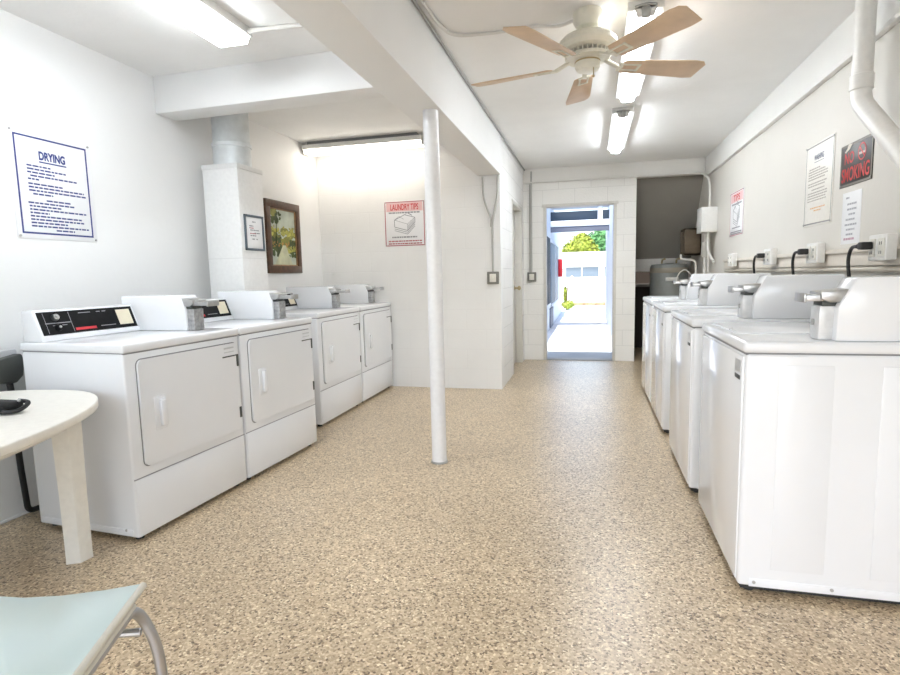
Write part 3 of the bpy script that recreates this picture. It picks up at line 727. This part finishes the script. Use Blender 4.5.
def switch(label, loc, paths, rotz=0):
    t = thing('light_switch', label, 'switch', loc, rotz)
    MB().box((-.058, -.035, -.062), (.058, 0, .062), .006).build('box', mat('switch_box_grey', (.20, .195, .175), .5, .2), t)
    MB().box((-.032, -.040, -.04), (.032, -.034, .04), .003).build('cover_plate', mat('switch_ivory', (.75, .73, .66), .4), t)
    MB().box((-.006, -.052, -.012), (.006, -.038, .012), .003).build('toggle', MATS['switch_ivory'], t)
    m = MB()
    for p in paths: m.tube(p, .011, round_=.08)
    m.build('conduit', mat('grey_painted_conduit', (.50, .49, .46), .45), t)
switch('grey light switch box on the back wall end below the beam', (-.935, YB, 1.127),
       [[(0, -.016, .06), (0, -.016, .55), (.055, -.016, .80), (.060, -.016, .99)], [(-.012, -.016, .50), (-.012, -.016, .58), (-.085, -.016, .78), (-.09, -.016, .985)]])
switch('grey light switch box on the far wall left of the open doorway', (-.753, YD, 1.115), [[(0, -.036, .06), (0, -.036, 1.36)], [(-.02, -.016, .06), (-.02, -.016, 1.2)]])
solo('wall_conduit', MB().tube([(XH+.02, YD-.036, 2.335), (1.30, YD-.036, 2.325), (1.31, 7.0, 2.2), (1.31, 6.92, 2.0), (1.31, 6.92, 1.86)], .013, round_=.09),
     M_condw, 'white conduit across the far wall bending down to the white electrical box', 'conduit')
eb = thing('electrical_box', 'white electrical box on the right wall beside the dark alcove', 'electrical box', (XR, 6.92, 1.58), R_ROT)
MB().box((-.14, -.16, 0), (.14, 0, .275), .006).build('box', M_pvc, eb)
MB().box((-.146, -.166, -.002), (.146, -.158, .279), .004).build('cover', M_pvc, eb)
MB().tube([(.06, -.08, 0), (.06, -.08, -.2), (.10, -.03, -.32), (.16, -.03, -.34)], .014, round_=.05).tube([(-.04, -.09, 0), (-.04, -.09, -.55)], .013).tube([(0, -.06, 0), (0, -.06, -.3), (.02, -.06, -.45)], .010, round_=.05).build('conduit', M_condw, eb)
MB().box((-.10, -.12, -.28), (-.02, -.03, -.1), .01).build('junction_box', mat('junction_grey', (.5, .48, .43), .5), eb)

# drain pipe by the right wall
solo('drain_pipe', MB().tube([(1.255, 3.165, H), (1.255, 3.165, 1.95), (1.27, 2.30, 1.25), (1.27, 2.30, .98)], .043, 24, round_=.06).lathe([(.043, 2.0), (.049, 2.005), (.049, 2.07), (.043, 2.075)], (1.255, 3.165, 0)),
     M_pvc, 'thick white plastic drain pipe angling down the right wall', 'pipe')
# long receptacle ledge
M_rail = mat('cream_rail', (.72, .66, .58), .5, var=(6, .04))
solo('wall_ledge', MB().box((XR-.035, 1.3, 1.235), (XR, 6.3, 1.26), .003).box((XR-.02, 1.3, 1.165), (XR, 6.3, 1.235), .002), M_rail, 'cream wooden ledge along the right wall above the washers', 'ledge')
solo('water_pipe', MB().tube([(XR-.03, 1.3, 1.145), (XR-.03, 6.2, 1.145)], .014, 12), mat('painted_copper', (.55, .50, .42), .4, .2), 'thin pipe running along the right wall just behind the washer hoods', 'pipe')
def outlet(i, y, label, cordlabel):
    t = thing('outlet_box', label, 'outlet', (XR-.034, y, 1.247), R_ROT, 'outlet boxes above the washers')
    MB().box((-.085, -.045, -.06), (.085, 0, .06), .006).build('box', M_pvc, t)
    for x in (-.042, .042):
        p = MB().box((x-.03, -.05, -.042), (x+.03, -.044, .042), .004).build('receptacle', MATS['switch_ivory'], t)
        MB().box((x-.010, -.0508, .012), (x-.006, -.0498, .026)).box((x+.006, -.0508, .012), (x+.010, -.0498, .026)).box((x-.010, -.0508, -.03), (x-.006, -.0498, -.016)).box((x+.006, -.0508, -.03), (x+.010, -.0498, -.016)).build('slots', M_gap, p)
    if cordlabel:
        c = thing('power_cord', cordlabel, 'cord', (XR-.086, y+.04, 1.258), R_ROT, 'washer power cords')
        MB().box((-.022, -.05, -.018), (.022, 0, .018), .007).tube([(-.01, -.025, 0), (-.06, -.03, 0)], .012).build('plug', M_cordblack, c)
        MB().tube([(-.05, -.03, 0), (-.13, -.03, .0), (-.16, -.03, -.06), (-.16, -.02, -.155), (-.12, -.01, -.19)], .0085, 8, round_=.05).build('cable', M_cordblack, c)
outlet(0, 3.0, 'white outlet box at the far right above the nearest washer', 'black cord plugged in above the nearest washer, below the drain pipe')
outlet(1, 3.79, 'white outlet box right of the washing rules sign, above the second washer', 'black cord plugged in below the washing rules sign')
outlet(2, 4.66, 'white outlet box above the third washer, between rules sign and small picture sign', 'black cord plugged in above the third washer, farthest cord of the row')
outlet(3, 5.80, 'white outlet box under the small red headed sign', None)

# dryer outlet low on the left wall
o_ = thing('dryer_outlet', 'grey dryer outlet with a charcoal plug and cord beside the first dryer', 'outlet', (XL+.03, 2.0, .77), L_ROT)
MB().box((-.08, -.05, -.03), (.07, 0, .085), .01).build('box', M_silver, o_)
MB().prism([(-.07, .045), (.058, .065), (.068, .02), (.055, -.045), (.02, -.075), (-.06, -.065)], 1, -.095, -.045, .01).build('plug', M_greyplug, o_)
MB().tube([(.0, -.07, -.06), (.012, -.07, -.2), (.02, -.05, -.45), (.05, -.03, -.74), (.12, -.03, -.745)], .014, 10, round_=.08).build('cable', M_cordblack, o_)

# water heater and alcove clutter
wh = thing('water_heater', 'grey cylindrical water heater standing in the dark alcove', 'water heater', (1.02, 7.92, 0))
MB().lathe([(0, .05), (.235, .05), (.24, .07), (.24, 1.20), (.225, 1.24), (0, 1.26)]).build('tank', M_heater, wh)
MB().lathe([(.2405, 1.13), (.243, 1.135), (.243, 1.19), (.2405, 1.195)]).build('top_band', mat('tan_band', (.28, .25, .20), .5), wh)
MB().box((-.07, -.2475, 1.02), (.09, -.236, 1.07), .003).build('label_plate', mat('pale_plate', (.6, .6, .57), .4), wh)
for x in (-.09, .09): MB().tube([(x, 0, 1.24), (x, 0, 1.30), (x+.02, -.12, 1.31)], .012, 10, round_=.03).build('pipe', M_brass, wh)
for a in (0, 2.1, 4.2): MB().cyl((.19*math.cos(a), .19*math.sin(a), 0), (.19*math.cos(a), .19*math.sin(a), .055), .02, n=10).build('foot', M_gap, wh)
bb = thing('wooden_box', 'brown open fronted wooden box hung on the right wall inside the alcove', 'box', (XR, 7.86, 1.52), R_ROT)
MB().box((-.17, -.20, -.17), (.17, 0, -.145), .003).box((-.17, -.20, .145), (.17, 0, .17), .003).box((-.17, -.20, -.17), (-.145, 0, .17), .003).box((.145, -.20, -.17), (.17, 0, .17), .003).box((-.17, -.02, -.17), (.17, 0, .17)).build('casing', mat('brown_board', (.13, .095, .06), .6, var=(15, .2)), bb)
MB().box((-.10, -.06, -.10), (.10, -.02, .10), .004).build('back_plate', M_dim, bb)
solo('gas_pipe', MB().tube([(1.30, 7.62, .9), (1.30, 7.62, 1.28), (1.12, 7.62, 1.30), (1.12, 7.62, 1.36)], .013, round_=.05).tube([(1.25, 7.66, 1.1), (1.18, 7.64, 1.18), (1.10, 7.64, 1.12), (1.08, 7.66, 1.02)], .008, round_=.05),
     M_condw, 'thin pale pipework beside the grey water heater', 'pipe')

# ================================================================== TABLE, OBJECT ON IT, CHAIR
TA = .1185
tb = thing('plastic_table', 'ivory oval plastic patio table cut off by the left frame edge', 'table', (-2.154, .756, 0), TA)
N = 72
def oval(a, b, n=2.39): return [(a*math.copysign(abs(math.cos(2*PI*i/N))**(2/n), math.cos(2*PI*i/N)), b*math.copysign(abs(math.sin(2*PI*i/N))**(2/n), math.sin(2*PI*i/N))) for i in range(N)]
MB().prism(oval(.575, 1.13), 2, .672, .705, .006, seg=3).build('tabletop', M_table, tb)
MB().prism(oval(.52, 1.06), 2, .645, .673).build('apron', M_table, tb)
def tleg(cx, cy_, ang):
    """hollow-backed plastic leg, two broad faces meeting at a ridge, slightly narrower at the foot"""
    mb = MB()
    def f(tm):
        rings = []
        for z, k in ((0, .96), (.02, .93), (.30, .95), (.655, 1.06)):
            prof = [(-.052, -.012), (0, -.040), (.052, -.012), (.046, .0), (0, -.022), (-.046, .0)]
            rings.append([tm.verts.new((p[0]*k, p[1]*k, z)) for p in prof])
        n = 6
        for A, B in zip(rings, rings[1:]):
            for i in range(n): tm.faces.new((A[i], A[(i+1) % n], B[(i+1) % n], B[i]))
        tm.faces.new(rings[0]); tm.faces.new(rings[-1]); bmesh.ops.recalc_face_normals(tm, faces=tm.faces)
    mb._add(f, Matrix.Translation((cx, cy_, 0)) @ Matrix.Rotation(ang, 4, 'Z'), .002)
    return mb
for cx_, cy_, an in ((.178, .985, math.radians(55)-TA), (-.30, .90, math.radians(110)), (.28, -.90, math.radians(-45)), (-.28, -.90, math.radians(-135))):
    tleg(cx_, cy_, an).build('leg', M_table, tb)

ob = thing('coiled_strap', 'small black object lying on the ivory table at the left edge', 'strap', (-2.055, 1.515, .705))
MB().box((-.12, -.05, .0), (.035, .03, .030), .012, seg=3).box((-.05, -.045, .02), (.06, .01, .045), .012, seg=3).build('body', mat('black_cloth', (.012, .012, .012), .8), ob)
MB().tube([(.03, .01, .04), (.07, .02, .035), (.078, -.01, .02), (.07, -.035, .012), (.03, -.05, .012)], .008, 8, round_=.02).build('loop', M_cordblack, ob)
MB().sph((.058, -.01, .046), .006).build('snap', M_chrome, ob)

ch = thing('plastic_chair', 'pale aqua plastic chair with cream edge and tubular metal legs in the foreground', 'chair', (-1.17, .80, 0))
def seat_outline(z, grow=0):
    R_ = [(-1.033, 1.02), (-.974, .876), (-.915, .734), (-.86, .60)]
    Fr = [(-1.10, .978), (-1.18, .938), (-1.26, .912), (-1.34, .902), (-1.46, .905), (-1.60, .93)]
    Lf = [(-1.42, .87), (-1.25, .80), (-1.13, .752), (-1.085, .722), (-1.04, .68), (-1.0, .60), (-.98, .54)]
    pts = R_ + [(-.86, .54)] + Lf[::-1] + Fr[::-1]
    return [(x+1.17, y-.80) for x, y in pts]
MB().prism(seat_outline(0), 2, .438, .450, .003).build('seat', M_aqua, ch)
MB().tube([(x+1.17, y-.80, .444) for x, y in [(-1.033, 1.02), (-.974, .876), (-.915, .734), (-.86, .60), (-.85, .56)]], .0085, 10).build('edge_trim', M_aquaedge, ch)
MB().prism([(-.01, .02), (.20, .02), (.27, .42), (.25, .45), (-.12, .45), (-.14, .42)], 1, -.012, .0, .004, mx=Matrix.Translation((.14, -.28, .43)) @ Matrix.Rotation(math.radians(16), 4, 'X')).build('backrest', M_aqua, ch)
TR = .0125
MB().tube([(x+1.17, y-.80, .428) for x, y in [(-1.01, .965), (-.968, .862), (-.912, .727), (-.87, .62)]], .007, 10).build('seat_rail', M_aquaedge, ch)  # cream colour stands for the floor reflected in this metal tube
for path in ([(-.86, .60, .42), (-.935, .77, .42), (-1.022, .98, .42), (-.988, 1.0, .32), (-.965, 1.0, .02)],
             [(-.99, .55, .42), (-1.2, .74, .42), (-1.52, .87, .42), (-1.56, .90, .30), (-1.62, .95, .02)]):
    MB().tube([(x+1.17, y-.80, z) for x, y, z in path], TR, 14, round_=.05).build('leg', M_alu, ch)
for path in ([(-.90, .62, .42), (-.86, .50, .3), (-.80, .40, .02)], [(-1.02, .60, .42), (-1.12, .50, .3), (-1.2, .42, .02)]):
    MB().tube([(x+1.17, y-.80, z) for x, y, z in path], TR, 14, round_=.05).build('leg', M_alu, ch)
MB().tube([(-.985+1.17, .955-.8, .375), (-1.10+1.17, .90-.8, .385), (-1.50+1.17, .87-.8, .385)], .009, 10).build('crossbar', M_alu, ch)
for path in ((-.965, 1.0), (-1.62, .95), (-.80, .40), (-1.2, .42)):
    MB().cyl((path[0]+1.17, path[1]-.8, 0), (path[0]+1.17, path[1]-.8, .025), .016, n=14).build('foot_cap', M_gap, ch)
